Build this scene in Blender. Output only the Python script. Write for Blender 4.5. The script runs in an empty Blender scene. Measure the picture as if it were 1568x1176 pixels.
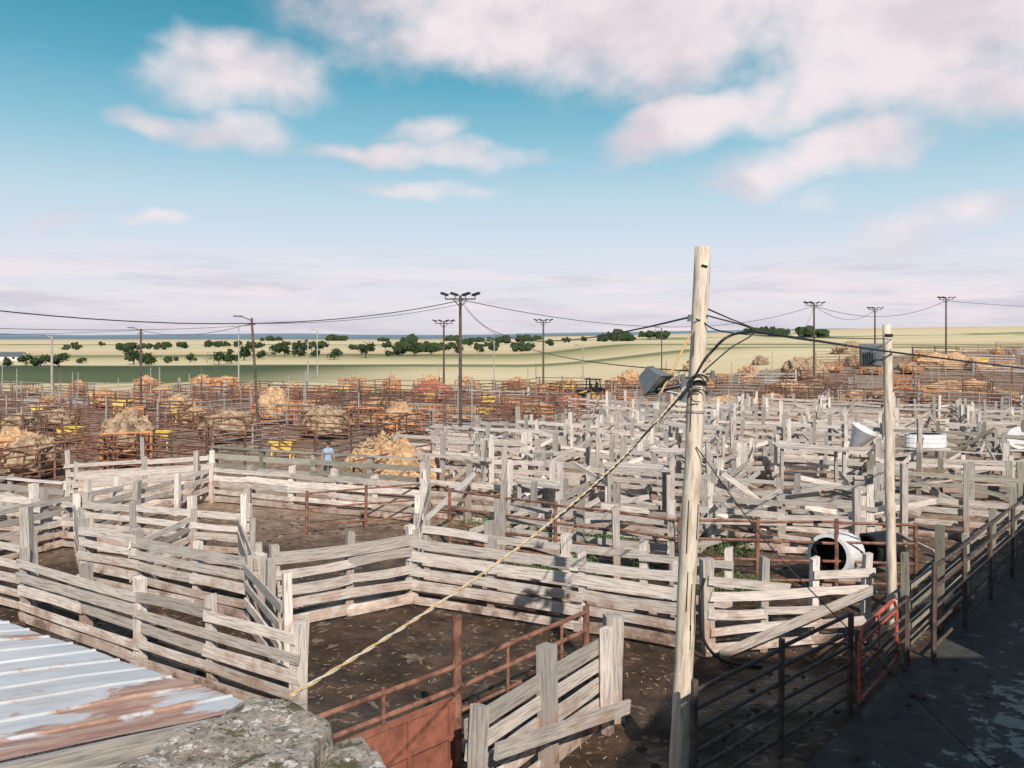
import bpy, math, random
from mathutils import Vector, noise
random.seed(7)
R=random.random
def U(a,b): return a+(b-a)*random.random()
scene=bpy.context.scene
scene.view_settings.view_transform='Standard'
scene.view_settings.look='None'
scene.view_settings.exposure=0
Z=Vector((0,0,1))
def ss(a,b,x):
    t=max(0.0,min(1.0,(x-a)/(b-a))); return t*t*(3-2*t)
def H(x,y):
    h=4.6*ss(60,165,y)*ss(0,60,x)
    if y>250:
        h+=ss(300,2600,y)*(12+34*ss(-.1,.65,x/y))
        h+=ss(250,900,y)*1.2*noise.noise(Vector((x/260,y/260,3)))
    if y>2500:
        h+=ss(2500,7000,y)*(48+44*noise.noise(Vector((x/1400,y/2500,0))))
    return h
# ------------------------------------------------------------ materials
class NT:
    def __init__(s,nt): s.nt=nt; s.L=nt.links
    def n(s,t,**k):
        nd=s.nt.nodes.new(t)
        for a,b in k.items(): setattr(nd,a,b)
        return nd
    def set(s,sock,v):
        if isinstance(v,bpy.types.NodeSocket): s.L.new(v,sock)
        else: sock.default_value=v
    def m(s,op,a,b=None,c=None,clamp=False):
        nd=s.n('ShaderNodeMath',operation=op); nd.use_clamp=clamp
        s.set(nd.inputs[0],a)
        if b is not None: s.set(nd.inputs[1],b)
        if c is not None: s.set(nd.inputs[2],c)
        return nd.outputs[0]
    def mix(s,f,a,b,blend='MIX'):
        nd=s.n('ShaderNodeMix',data_type='RGBA',blend_type=blend)
        s.set(nd.inputs[0],f)
        for i,v in ((6,a),(7,b)):
            if isinstance(v,tuple) and len(v)==3: v=v+(1,)
            s.set(nd.inputs[i],v)
        return nd.outputs[2]
    def ramp(s,f,stops,interp='LINEAR'):
        nd=s.n('ShaderNodeValToRGB'); cr=nd.color_ramp; cr.interpolation=interp
        while len(cr.elements)<len(stops): cr.elements.new(0.5)
        for e,(p,c) in zip(cr.elements,stops):
            e.position=p
            if not isinstance(c,tuple): c=(c,c,c)
            e.color=c+(1,)
        s.L.new(f,nd.inputs[0]); return nd.outputs[0]
    def noise(s,vec,scale,detail=4,rough=.55,dist=0,out=0):
        nd=s.n('ShaderNodeTexNoise')
        if vec is not None: s.L.new(vec,nd.inputs['Vector'])
        nd.inputs['Scale'].default_value=scale; nd.inputs['Detail'].default_value=detail
        nd.inputs['Roughness'].default_value=rough; nd.inputs['Distortion'].default_value=dist
        return nd.outputs[out]
    def mapr(s,f,a,b,c=0,d=1):
        nd=s.n('ShaderNodeMapRange'); nd.interpolation_type='SMOOTHSTEP'
        s.set(nd.inputs[0],f)
        for i,v in zip((1,2,3,4),(a,b,c,d)): nd.inputs[i].default_value=v
        return nd.outputs[0]
    def scale(s,vec,v):
        nd=s.n('ShaderNodeVectorMath',operation='MULTIPLY'); s.L.new(vec,nd.inputs[0]); nd.inputs[1].default_value=v
        return nd.outputs[0]
def newmat(name):
    m=bpy.data.materials.new(name); m.use_nodes=True
    t=NT(m.node_tree); b=m.node_tree.nodes['Principled BSDF']
    return m,t,b
def bump(t,b,h,st,dist=.02):
    nd=t.n('ShaderNodeBump'); nd.inputs['Strength'].default_value=st; nd.inputs['Distance'].default_value=dist
    t.L.new(h,nd.inputs['Height']); t.L.new(nd.outputs[0],b.inputs['Normal'])
def wood_mat(name,dark,light,alt,mud=1.0,fine=30,vmin=.60,vr=.55):
    m,t,b=newmat(name)
    uv=t.n('ShaderNodeUVMap').outputs[0]
    geo=t.n('ShaderNodeNewGeometry')
    g=t.noise(t.scale(uv,(2.0,fine,1)),1.0,4,.62,.3)
    g2=t.noise(t.scale(uv,(1.4,5,1)),1.0,2,.6)
    c=t.ramp(g,[(.27,dark),(.41,tuple(a*.45+b_*.55 for a,b_ in zip(dark,light))),(.55,light)])
    rnd=geo.outputs['Random Per Island']
    c=t.mix(t.mapr(rnd,.55,1.0,0,.8),c,t.mix(.55,alt,c))
    c=t.mix(t.mapr(g2,.52,.72,0,.55),c,t.mix(.5,c,alt))
    br=t.m('MULTIPLY_ADD',t.m('FRACT',t.m('MULTIPLY',rnd,17.3)),vr,vmin)
    cc=t.n('ShaderNodeCombineXYZ')
    for i in range(3): t.L.new(br,cc.inputs[i])
    c=t.mix(1.0,c,cc.outputs[0],'MULTIPLY')
    if mud:
        sep=t.n('ShaderNodeSeparateXYZ'); t.L.new(geo.outputs['Position'],sep.inputs[0])
        nz=t.noise(geo.outputs['Position'],1.9,3,.65)
        zz=t.m('ADD',sep.outputs[2],t.m('MULTIPLY',t.m('SUBTRACT',nz,.5),3.2))
        c=t.mix(t.mapr(zz,.80,.15,0,.50*mud),c,(.36,.20,.13))
        c=t.mix(t.mapr(zz,.20,-.35,0,.75*mud),c,(.11,.065,.045))
    t.L.new(c,b.inputs['Base Color']); b.inputs['Roughness'].default_value=.85
    b.inputs['Specular IOR Level'].default_value=.2
    bump(t,b,g,.7,.012)
    return m
WOOD=wood_mat('weathered_wood',(.21,.175,.155),(.78,.705,.65),(.40,.365,.34))
WOODG=wood_mat('grey_wood',(.17,.155,.145),(.66,.61,.575),(.32,.305,.29),.6)
WOODM=wood_mat('mossy_or_shaded_wood',(.11,.105,.085),(.42,.39,.335),(.24,.23,.175),.5)
POLEW=wood_mat('peeled_pole_wood',(.37,.28,.20),(.79,.69,.57),(.58,.47,.36),0,10,.88,.12)
def plain(name,col,rough=.7,metal=0,var=.3,sc=6,col2=None,bp=.2,spec=.4):
    m,t,b=newmat(name)
    tc=t.n('ShaderNodeTexCoord').outputs['Object']
    n1=t.noise(tc,sc,3,.65)
    c2=col2 or tuple(x*(1-var) for x in col)
    c=t.ramp(n1,[(.38,c2),(.62,col)])
    t.L.new(c,b.inputs['Base Color']); b.inputs['Roughness'].default_value=rough; b.inputs['Metallic'].default_value=metal
    b.inputs['Specular IOR Level'].default_value=spec
    if bp: bump(t,b,n1,bp,.01)
    return m
RUST=plain('rusted_pipe',(.31,.15,.10),.8,0,0,5,(.13,.06,.045))
RUSTF=plain('faded_brown_pipe',(.27,.15,.11),.85,0,0,.8,(.12,.068,.05),0)
RUSTP=plain('rusted_plate',(.34,.135,.09),.65,0,0,3,(.20,.075,.05))
DARKP=plain('dark_pipe',(.14,.10,.085),.7,0,0,5,(.065,.045,.04),0)
GALV=plain('galvanised_steel',(.46,.44,.42),.5,.2,.3,5,None,0)
ORANGE=plain('orange_feeder_paint',(.68,.30,.12),.6,0,0,4,(.40,.17,.08),0)
YEL=plain('yellow_plastic',(.85,.62,.16),.5,0,.2,3)
RED=plain('red_gate_paint',(.60,.13,.09),.5,0,.35,6)
BLACK=plain('black_rubber',(.018,.018,.02),.5,0,.3,10,None,0)
WHITE=plain('white_paint',(.76,.76,.78),.5,0,.15,4)
GREYB=plain('lamp_housing_grey',(.17,.19,.205),.4,.2,.2,8)
HAY=plain('hay',(.66,.45,.27),.95,0,0,6,(.34,.205,.12),.6,.1)
HAYD=plain('old_hay',(.47,.35,.24),.95,0,0,5,(.21,.145,.10),.6,.1)
HAYS=plain('straw_stems',(.72,.53,.34),.9,0,.35,20,None,0,.1)
ROPEW=plain('rope_white',(.70,.66,.58),.8,0,.3,50,None,0)
ROPEY=plain('rope_yellow',(.72,.50,.24),.7,0,.3,50,None,0)
SKIN=plain('skin',(.45,.25,.17),.6,0,.15,10)
SHIRT=plain('blue_shirt',(.36,.47,.66),.85,0,.25,6)
JEAN=plain('dark_jeans',(.04,.05,.09),.9,0,.3,6)
HAIR=plain('hair_hat',(.06,.04,.03),.9,0,.3,9)
CLOD=plain('mud_clods_mat',(.085,.05,.033),.9,0,.5,6,None,0)
CONC=plain('concrete_pad_mat',(.62,.58,.54),.85,0,0,.6,(.44,.40,.36),.1)
GLASS=plain('lamp_glass',(.74,.76,.76),.15,0,.1,4)
WALLM=plain('painted_wall',(.45,.43,.40),.8,0,.15,1.5)
LEAF=plain('weed_leaf',(.13,.21,.06),.8,0,.4,6,None,0)
TREEM=plain('tree_foliage',(.055,.08,.036),.9,0,0,.7,(.024,.04,.02),0,.1)
BARK=plain('tree_bark',(.10,.075,.055),.9,0,.3,4,None,0)
TARP=plain('red_tarp',(.44,.17,.11),.8,0,0,1.5,(.32,.12,.08))
LST,t,b=newmat('lichen_stone')
tc=t.n('ShaderNodeTexCoord').outputs['Object']
n1=t.noise(tc,9,8,.7); n2=t.noise(tc,16,5,.7); n3=t.noise(tc,40,3,.6); n4=t.noise(tc,6,6,.7)
c=t.ramp(n1,[(.3,(.16,.125,.10)),(.48,(.36,.30,.25)),(.66,(.56,.50,.44))])
c=t.mix(t.mapr(n2,.54,.60),c,(.70,.67,.63)); c=t.mix(t.mapr(n3,.58,.64,0,.8),c,(.07,.065,.045)); c=t.mix(t.mapr(n4,.54,.60,0,.9),c,(.09,.09,.035))
t.L.new(c,b.inputs['Base Color']); b.inputs['Roughness'].default_value=.95; bump(t,b,n1,1,.04)
ROOF,t,b=newmat('painted_metal_roof')
uv=t.n('ShaderNodeUVMap').outputs[0]
geo=t.n('ShaderNodeNewGeometry').outputs['Position']
n1=t.noise(t.scale(uv,(1.7,.8,1)),1,6,.65,.4); n2=t.noise(geo,1.2,4,.6); n3=t.noise(t.scale(uv,(9,1.3,1)),1,5,.65)
c=t.mix(t.mapr(n2,.35,.65,0,.8),(.68,.69,.72),(.54,.57,.61))
c=t.mix(t.mapr(n3,.46,.66,0,.45),c,(.46,.40,.37))
sp=t.n('ShaderNodeSeparateXYZ'); t.L.new(uv,sp.inputs[0])
edge=t.mapr(sp.outputs[0],2.2,.1,.02,.17)
f1=t.mapr(t.m('ADD',n1,edge),.58,.65,0,.9)
c=t.mix(f1,c,t.mix(t.mapr(n3,.4,.6),(.34,.14,.085),(.56,.34,.23)))
t.L.new(c,b.inputs['Base Color']); b.inputs['Roughness'].default_value=.55
# ground
GR,t,b=newmat('ground_earth')
P=t.n('ShaderNodeNewGeometry').outputs['Position']
sp=t.n('ShaderNodeSeparateXYZ'); t.L.new(P,sp.inputs[0]); X,Y=sp.outputs[0],sp.outputs[1]
nb=t.noise(P,.35,3,.6); nm=t.noise(P,1.6,6,.68); nf=t.noise(P,7,3,.7); ns=t.noise(P,3.0,3,.6,1.2); nl=t.noise(P,.006,2,.5)
mudc=t.ramp(nm,[(.32,(.022,.014,.009)),(.5,(.052,.032,.020)),(.68,(.115,.070,.046))])
dirt=t.ramp(nm,[(.32,(.15,.10,.073)),(.5,(.27,.19,.14)),(.68,(.43,.325,.25))])
far=t.m('ADD',Y,t.m('MULTIPLY',t.m('SUBTRACT',nb,.5),10.0))
nearm=t.mapr(far,19,31)
base=t.mix(nearm,mudc,dirt)
base=t.mix(t.mapr(ns,.60,.66,0,.75),base,t.mix(nearm,(.25,.19,.14),(.58,.46,.34)))
xp=t.m('MAXIMUM',X,0.0)
yy=t.m('ADD',Y,t.m('MULTIPLY',X,-.08))
yy=t.m('MULTIPLY',yy,t.m('MULTIPLY_ADD',t.m('SUBTRACT',nl,.5),.6,1.0))
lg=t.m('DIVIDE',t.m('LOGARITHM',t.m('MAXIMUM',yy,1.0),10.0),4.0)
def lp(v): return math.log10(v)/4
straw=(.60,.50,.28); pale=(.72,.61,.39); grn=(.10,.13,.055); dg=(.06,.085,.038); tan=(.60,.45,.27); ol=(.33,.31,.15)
fc=t.ramp(lg,[(lp(90),straw),(lp(150),pale),(lp(185),straw),(lp(190),ol),(lp(212),grn),(lp(217),pale),(lp(262),straw),(lp(330),ol),(lp(350),grn),(lp(385),ol),(lp(400),tan),(lp(640),pale),(lp(700),straw),(lp(900),pale),(lp(930),ol),(lp(1010),(.22,.235,.13)),(lp(1040),pale),(lp(2200),tan),(lp(2600),pale),(lp(2900),(.26,.29,.25)),(lp(3400),(.15,.21,.25)),(lp(7000),(.20,.29,.37))])  # farthest stops turn bluish: distance haze painted into the hill colour
gy=t.m('ADD',Y,t.m('MULTIPLY',X,-.12)); gy=t.m('ADD',gy,t.m('MULTIPLY',t.m('SUBTRACT',nb,.5),16.0))
gm=t.m('MULTIPLY',t.mapr(gy,122,128),t.mapr(gy,222,205))
gm=t.m('MULTIPLY',gm,t.mapr(X,-8,-55,0,1))
fc=t.mix(gm,fc,t.mix(t.mapr(gy,140,200),grn,dg))
nst=t.noise(t.scale(P,(.02,.12,.1)),1.0,3,.65)
fc=t.mix(t.mapr(nst,.45,.7,0,.2),fc,t.mix(.5,fc,(.16,.17,.08)))
fm=t.mapr(t.m('ADD',t.m('SUBTRACT',Y,t.m('MULTIPLY',xp,.62)),t.m('MULTIPLY',t.m('SUBTRACT',nb,.5),14.0)),93,99)
base=t.mix(fm,base,fc)
t.L.new(base,b.inputs['Base Color'])
r=t.mapr(nb,.42,.60,.36,.9)
r=t.m('MAXIMUM',r,t.mapr(Y,15,26))
t.L.new(r,b.inputs['Roughness']); b.inputs['Specular IOR Level'].default_value=.3
hh=t.m('ADD',nm,t.m('MULTIPLY',nf,.45)); bump(t,b,hh,.9,.10)
# road
RD,t,b=newmat('wet_alley_sun_patches')
P=t.n('ShaderNodeNewGeometry').outputs['Position']
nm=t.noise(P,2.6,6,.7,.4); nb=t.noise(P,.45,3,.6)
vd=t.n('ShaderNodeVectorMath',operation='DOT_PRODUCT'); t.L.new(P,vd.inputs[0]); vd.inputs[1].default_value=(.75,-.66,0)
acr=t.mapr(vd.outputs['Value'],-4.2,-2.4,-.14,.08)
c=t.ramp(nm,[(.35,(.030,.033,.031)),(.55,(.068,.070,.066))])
c=t.mix(t.mapr(t.m('ADD',t.m('ADD',nm,acr),t.m('MULTIPLY',t.m('SUBTRACT',nb,.5),.5)),.53,.59,0,.9),c,(.33,.335,.31))  # mottled sunlit patches toward the right edge, painted into the road colour
t.L.new(c,b.inputs['Base Color']); b.inputs['Roughness'].default_value=.65; b.inputs['Specular IOR Level'].default_value=.25; bump(t,b,nm,.7,.04)
# ------------------------------------------------------------ mesh builder
class MB:
    def __init__(s): s.v=[];s.f=[];s.uv=[];s.mi=[];s.mats=[]
    def mat(s,m):
        if m not in s.mats: s.mats.append(m)
        return s.mats.index(m)
    def box(s,p0,p1,w,th,up=Z,mat=WOOD,seg=1,warp=0,twist=0):
        p0=Vector(p0);p1=Vector(p1);d=p1-p0;L=d.length
        if L<1e-5: return
        d/=L; side=d.cross(up)
        if side.length<1e-3: side=d.cross(Vector((1,0,0)))
        side.normalize(); u2=side.cross(d).normalized(); mi=s.mat(mat)
        uo,vo=U(0,60),U(0,60); per=[0,w,w+th,2*w+th,2*w+2*th]; b0=len(s.v); w1=w*U(-warp,warp)*2; w2=th*U(-warp,warp)*3
        for i in range(seg+1):
            f=i/seg; k=4*f*(1-f)
            je=(U(-.03,.03) if warp and i in (0,seg) else 0)
            c=p0+d*(L*f)+u2*w1*k+side*w2*k
            a=twist*(f-.5); ca,sa=math.cos(a),math.sin(a)
            ww=w*(1+(U(-.06,.06) if warp else 0))
            for (y,z) in ((-th/2,-ww/2),(-th/2,ww/2),(th/2,ww/2),(th/2,-ww/2)):
                s.v.append(c+side*(y*ca-z*sa)+u2*(y*sa+z*ca)+d*(je*(1 if z>0 else -1)))
        for i in range(seg):
            for k in range(4):
                a=b0+i*4+k; bb=b0+i*4+(k+1)%4
                s.f.append((a,bb,bb+4,a+4)); s.mi.append(mi)
                u0=uo+L*i/seg;u1=uo+L*(i+1)/seg;v0=vo+per[k];v1=vo+per[k+1]
                s.uv+= [(u0,v0),(u0,v1),(u1,v1),(u1,v0)]
        e=b0+seg*4
        s.f.append((b0+3,b0+2,b0+1,b0)); s.f.append((e,e+1,e+2,e+3)); s.mi+=[mi,mi]
        for _ in range(2): s.uv+=[(uo,vo),(uo+th,vo),(uo+th,vo+w),(uo,vo+w)]
    def cyl(s,p0,p1,r0,r1=None,n=8,mat=RUST,cap=True,wob=0,seg=1):
        if r1 is None: r1=r0
        p0=Vector(p0);p1=Vector(p1);d=p1-p0;L=d.length
        if L<1e-6: return
        d/=L; side=d.cross(Z)
        if side.length<1e-3: side=Vector((1,0,0))
        side.normalize(); u2=side.cross(d).normalized(); mi=s.mat(mat); b0=len(s.v); uo=U(0,50)
        for i in range(seg+1):
            f=i/seg; r=r0+(r1-r0)*f; c=p0+d*L*f
            if wob and 0<i<seg: c=c+side*U(-wob,wob)+u2*U(-wob,wob)
            for k in range(n):
                a=2*math.pi*k/n; rr=r*(1+ (U(-.05,.05) if wob else 0))
                s.v.append(c+side*math.cos(a)*rr+u2*math.sin(a)*rr)
        for i in range(seg):
            for k in range(n):
                a=b0+i*n+k;bb=b0+i*n+(k+1)%n
                s.f.append((a,a+n,bb+n,bb)); s.mi.append(mi)
                u0=uo+L*i/seg;u1=uo+L*(i+1)/seg;v0=k*6.28*r0/n;v1=(k+1)*6.28*r0/n
                s.uv+=[(u0,v0),(u1,v0),(u1,v1),(u0,v1)]
        if cap:
            s.f.append(tuple(b0+k for k in range(n))); s.f.append(tuple(b0+seg*n+n-1-k for k in range(n))); s.mi+=[mi,mi]
            s.uv+=[(0,0)]*(2*n)
    def poly(s,pts,mat,uvs=None):
        b0=len(s.v); s.v+=[Vector(p) for p in pts]; s.f.append(tuple(range(b0,b0+len(pts)))); s.mi.append(s.mat(mat))
        s.uv+= uvs or [(p[0],p[1]) for p in pts]
    def blob(s,c,r,mat,nu=12,nv=8,amp=.2,fr=1.5,seed=0,zmin=None):
        mi=s.mat(mat); b0=len(s.v); c=Vector(c)
        for j in range(nv+1):
            ph=math.pi*j/nv
            for i in range(nu):
                th=2*math.pi*i/nu
                d=Vector((math.sin(ph)*math.cos(th),math.sin(ph)*math.sin(th),math.cos(ph)))
                k=1+amp*noise.fractal(d*fr+Vector((seed*7.1,seed*3.3,0)),1,2,4)
                p=c+Vector((d.x*r[0],d.y*r[1],d.z*r[2]))*k
                if zmin is not None: p.z=max(p.z,zmin)
                s.v.append(p)
        for j in range(nv):
            for i in range(nu):
                a=b0+j*nu+i;bb=b0+j*nu+(i+1)%nu
                s.f.append((a,a+nu,bb+nu,bb)); s.mi.append(mi); s.uv+=[(0,0)]*4
    def mesh(s,name,smooth=False):
        me=bpy.data.meshes.new(name); me.from_pydata([tuple(v) for v in s.v],[],s.f)
        for m in s.mats: me.materials.append(m)
        me.polygons.foreach_set('material_index',s.mi)
        uvl=me.uv_layers.new(name='UVMap'); uvl.data.foreach_set('uv',[c for p in s.uv for c in p])
        if smooth: me.polygons.foreach_set('use_smooth',[True]*len(me.polygons))
        me.update(); return me
    def obj(s,name,parent=None,smooth=False):
        o=bpy.data.objects.new(name,s.mesh(name,smooth)); scene.collection.objects.link(o)
        if parent: o.parent=parent
        return o
def empty(name,loc=(0,0,0),rot=0):
    e=bpy.data.objects.new(name,None); scene.collection.objects.link(e); e.location=loc; e.rotation_euler=(0,0,rot); return e
def G(p): return Vector((p[0],p[1],H(p[0],p[1])))
# ------------------------------------------------------------ terrain
xs=[7500*math.sinh(6.2*(i/120-1))/math.sinh(6.2) for i in range(241)]
ys=[8500*math.sinh(6.3*(-.4+1.4*j/260))/math.sinh(6.3) for j in range(261)]
vv=[(x,y,H(x,y)) for y in ys for x in xs]; n=len(xs)
ff=[(j*n+i,j*n+i+1,(j+1)*n+i+1,(j+1)*n+i) for j in range(len(ys)-1) for i in range(n-1)]
me=bpy.data.meshes.new('ground'); me.from_pydata(vv,[],ff); me.materials.append(GR)
me.polygons.foreach_set('use_smooth',[True]*len(me.polygons))
o=bpy.data.objects.new('ground',me); scene.collection.objects.link(o)
# ------------------------------------------------------------ fences
def wood_fence(p0,p1,h=1.6,nb=5,bw=.19,side=1,sp=2.2,skip=.06,ph=.12,mat=None,name='wooden_fence',pr=.085,pmat=None,brace=.0,sag=.035,cap=False,th=.045):
    mat=mat or WOOD; pmat=pmat or mat
    mb=MB(); a=Vector((p0[0],p0[1]));b_=Vector((p1[0],p1[1])); L=(b_-a).length; d=(b_-a)/L; nrm=Vector((d.y,-d.x))*side
    n=max(1,round(L/sp)); pts=[]
    for i in range(n+1):
        q=a+d*(L*i/n)+Vector((U(-.05,.05),U(-.05,.05))); g=G(q); hh=h+ph*U(.1,1.8)
        top=g+Vector((U(-.06,.06),U(-.06,.06),hh)); w=pr*2*U(.8,1.25)
        mb.box(g-Z*.2,top,w,w*U(.8,1),up=Vector((d.x,d.y,0)),mat=pmat,seg=3,warp=.06)
        pts.append(g)
    off=Vector((nrm.x,nrm.y,0))*(pr+th/2+.015)
    step=(h-.05)/nb
    for k in range(nb):
        i=0
        while i<n:
            ln=min(n-i,random.choice([1,2,2])); 
            if R()>skip:
                z0=step*(k+.5)+U(-sag,sag);z1=step*(k+.5)+U(-sag,sag)
                e0=pts[i]+Z*z0;e1=pts[i+ln]+Z*z1; dd=(e1-e0).normalized()
                if R()<skip*.7: e1=e0+(e1-e0)*U(.5,.8)+Z*U(-.25,0)
                o=off*(1+U(-.12,.12))
                mb.box(e0-dd*U(.02,.16)+o,e1+dd*U(.02,.16)+o,min(bw,step*.8)*U(.76,1.08),th*U(.7,1),mat=mat,seg=4,warp=.10,twist=U(-.10,.10))
            i+=ln
    if cap:
        for i in range(n): mb.box(pts[i]+Z*(h+.06)+off*.3,pts[i+1]+Z*(h+.06)+off*.3,.04,.24,mat=mat,seg=2,warp=.1)
    if R()<brace:
        i=random.randrange(n); mb.box(pts[i]+Z*.15-off*1.3,pts[i+1]+Z*h*1.1-off*1.3,.15,.04,mat=mat)
    return mb.obj(name)
def pipe_fence(p0,p1,h=1.6,nr=5,r=.03,sp=2.4,mat=None,name='pipe_fence',n6=6,pr=.05,z0=.25,ph=.12):
    mat=mat or RUST; mb=MB(); a=Vector((p0[0],p0[1]));b_=Vector((p1[0],p1[1])); L=(b_-a).length; n=max(1,round(L/sp)); pts=[]
    for i in range(n+1):
        g=G(a.lerp(b_,i/n)); pts.append(g); mb.cyl(g-Z*.1,g+Z*(h+ph*U(.2,1.3))+Vector((U(-.03,.03),U(-.03,.03),0)),pr,pr,n6,mat)
    for k in range(nr):
        z=z0+(h-z0)*k/(nr-1)
        for i in range(n):
            mb.cyl(pts[i]+Z*(z+U(-.03,.03)),pts[i+1]+Z*(z+U(-.03,.03)),r,r,n6,mat,cap=False)
    return mb.obj(name)
wood_fence((-10.3,17.4),(-3.4,13.0),1.5,5,.20,1,2.0,.0,.1,name='wooden_fence')
wood_fence((-10.4,17.6),(-16,20.5),1.6,5,.19,1,2.2,.1)
mb=MB(); mb.box((-10.35,17.55,-.1),(-10.45,17.55,2.45),.2,.19,up=Vector((1,0,0))); mb.obj('wooden_post')
wood_fence((-10.6,20.3),(-5.35,17.3),1.5,5,.22,1,1.9,.0,.1)
wood_fence((-12.2,23.4),(-7.0,21.6),1.55,5,.19,1,2.2,.08,.15)
wood_fence((-10.6,20.4),(-12.3,23.3),1.5,5,.19,-1,1.8,.08)
wood_fence((-5.4,17.4),(-7.0,21.4),1.5,5,.18,-1,2,.05,.4)
wood_fence((-8.9,19.4),(-8.6,22),1.4,5,.18,-1,2,.05)
wood_fence((-4.94,17.0),(-2.33,18.7),1.75,5,.23,1,1.35,.0,.1,pr=.095)
wood_fence((-5.4,17.1),(-4.0,14.6),1.5,4,.18,1,1.4,.0,.2)
wood_fence((-2.3,18.7),(3.3,15.9),1.65,5,.22,1,1.9,.0,.05,pr=.09)
wood_fence((-2.1,20.1),(4.6,17.0),1.6,4,.19,1,2.1,.06,.1)
wood_fence((3.75,15.65),(7.0,16.3),1.65,5,.17,1,1.25,.14,.12,pr=.09)
mb=MB(); mb.box((3.9,15.3,.12),(7.1,16.0,1.15),.17,.05); mb.obj('brace_board')
wood_fence((7.3,15.2),(15.6,24.6),1.45,4,.15,-1,2.6,.12,.4,pr=.08,mat=WOODM)  # both alley fence runs: shade put into the colour with the darker wood
wood_fence((15.6,24.6),(30,41),1.5,4,.15,-1,2.6,.12,.5,mat=WOODM)
pipe_fence((2.3,10.4),(5.5,13.3),1.55,6,.03,2.2,DARKP)
pipe_fence((7.9,15.3),(24,33.6),1.75,5,.03,2.4,DARKP)
pipe_fence((5.6,13.2),(7.3,15.1),1.2,5,.025,2.0,DARKP)
mb=MB()
a=Vector((5.55,13.05,0));c=Vector((6.95,14.75,0)); d=c-a
def gp(f,z): return a+d*f+Z*z
loop=[gp(0,.25),gp(0,1.15),gp(.06,1.32),gp(.12,1.38),gp(.88,1.38),gp(.94,1.32),gp(1,1.15),gp(1,.25)]
for i in range(len(loop)): mb.cyl(loop[i],loop[(i+1)%len(loop)],.032,.032,8,RED)
for z in (1.15,): mb.cyl(gp(0,z),gp(1,z),.02,.02,8,RED)
for z in (.42,.58,.75,.95): mb.cyl(gp(0,z),gp(1,z),.02,.02,8,DARKP)
mb.cyl(gp(.5,.25),gp(.5,1.38),.02,.02,8,RED)
mb.obj('red_metal_gate')
wood_fence((-.45,9.9),(1.45,12.55),1.5,5,.23,-1,1.35,.0,.25,pr=.1)
mb=MB(); mb.box((1.62,12.9,-.1),(1.6,12.9,1.68),.3,.2,up=Vector((1,.2,0)),seg=2,warp=.04)
mb.box((-.2,9.95,1.0),(1.75,12.2,.55),.2,.05)
mb.obj('gate_post')
mb=MB(); q=[Vector((-2.3,9.45,0)),Vector((-.74,11,0)),Vector((1.2,13.2,0))]
for z in (1.63,1.33): 
    for i in range(2): mb.cyl(q[i]+Z*z,q[i+1]+Z*z,.035,.035,8,RUST)
mb.cyl(q[1]-Z*.1,q[1]+Z*2.3,.065,.065,10,RUST); mb.cyl(q[2],q[2]+Z*1.72,.05,.05,8,RUST)
mb.cyl(q[0].lerp(q[1],.45)+Z*1.22,q[0].lerp(q[1],.45)+Z*1.7,.03,.03,8,RUST)
for f in (.35,.78): mb.cyl(q[1].lerp(q[2],f)+Z*.3,q[1].lerp(q[2],f)+Z*1.66,.025,.025,8,RUST)
for z in (1.0,.65,.3): mb.cyl(q[1]+Z*z,q[2]+Z*z,.025,.025,8,RUST)
mb.box(q[0]+Z*.64,q[1]+Z*.64,1.1,.02,mat=RUSTP)
mb.box(q[0]+Z*1.2,q[1]+Z*1.2,.07,.06,mat=RUSTP); mb.box(q[0]+Z*.75+Vector((.02,-.02,0)),q[1]+Z*.75+Vector((.02,-.02,0)),.06,.05,mat=RUSTP)
for f in (.3,.62,.93): mb.box(q[0].lerp(q[1],f)+Z*.1+Vector((.02,-.02,0)),q[0].lerp(q[1],f)+Z*1.17+Vector((.02,-.02,0)),.05,.05,up=Vector((1,1,0)),mat=RUSTP)
mb.obj('rusty_metal_gate')
wood_fence((-11.3,30.6),(-2.9,27.1),1.4,5,.2,1,2.0,.02)
wood_fence((-11.8,32.4),(-3,29.0),1.75,4,.2,1,2.2,.03,.1,mat=WOODM,cap=True)
wood_fence((-2.35,18.9),(-2.9,27),1.55,5,.18,1,2.2,.1,.25)
pipe_fence((-6.4,25.4),(-3,27.0),1.3,3,.03,1.7,RUST)
pipe_fence((-1.8,23.7),(4.1,19.9),1.65,4,.035,2,RUST)
pipe_fence((4.1,19.9),(9.6,19.4),1.65,4,.035,2,RUST)
wood_fence((-15.2,28.4),(-11.3,30.6),1.5,5,.18,1,2,.06,.3)
wood_fence((-16.5,30.5),(-11.9,32.4),1.6,5,.18,1,2,.06,.4)
wood_fence((-18,25.5),(-12.3,23.5),1.5,5,.18,1,2,.06,.3)
wood_fence((-18.5,27.5),(-14,25.6),1.5,5,.18,1,2,.1,.3,cap=True)
wood_fence((-19,23.0),(-14,21.0),1.6,5,.18,1,2,.1,.3)
wood_fence((-14.2,21.2),(-12.4,25.6),1.6,5,.18,1,2,.1,.4)
wood_fence((-12.3,23.6),(-11.2,30.4),1.4,4,.18,-1,2.2,.1,.2)
pipe_fence((-11.2,16.4),(-14,17.8),1.3,7,.025,1.4,RUST)
for (x,y,h) in ((-.25,25.7,2.7),(-3.0,27.1,2.0),(-7.0,21.7,2.1),(2.6,20.2,1.9),(8.9,21,2.2),(11.5,24,2.4),(-11.6,29.9,2.0),(5.3,27,2.3),(14,30,2.5),(7,29,2.4),(18,36,2.6),(10,37,2.6),(3.5,33,2.5)):
    mb=MB(); mb.box((x,y,-.1),(x+U(-.05,.05),y,h),.17,.16,up=Vector((1,0,0)),seg=2,warp=.05); mb.obj('wooden_post')
A=Vector((.9,-.436));B=Vector((.436,.9)); 
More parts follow.
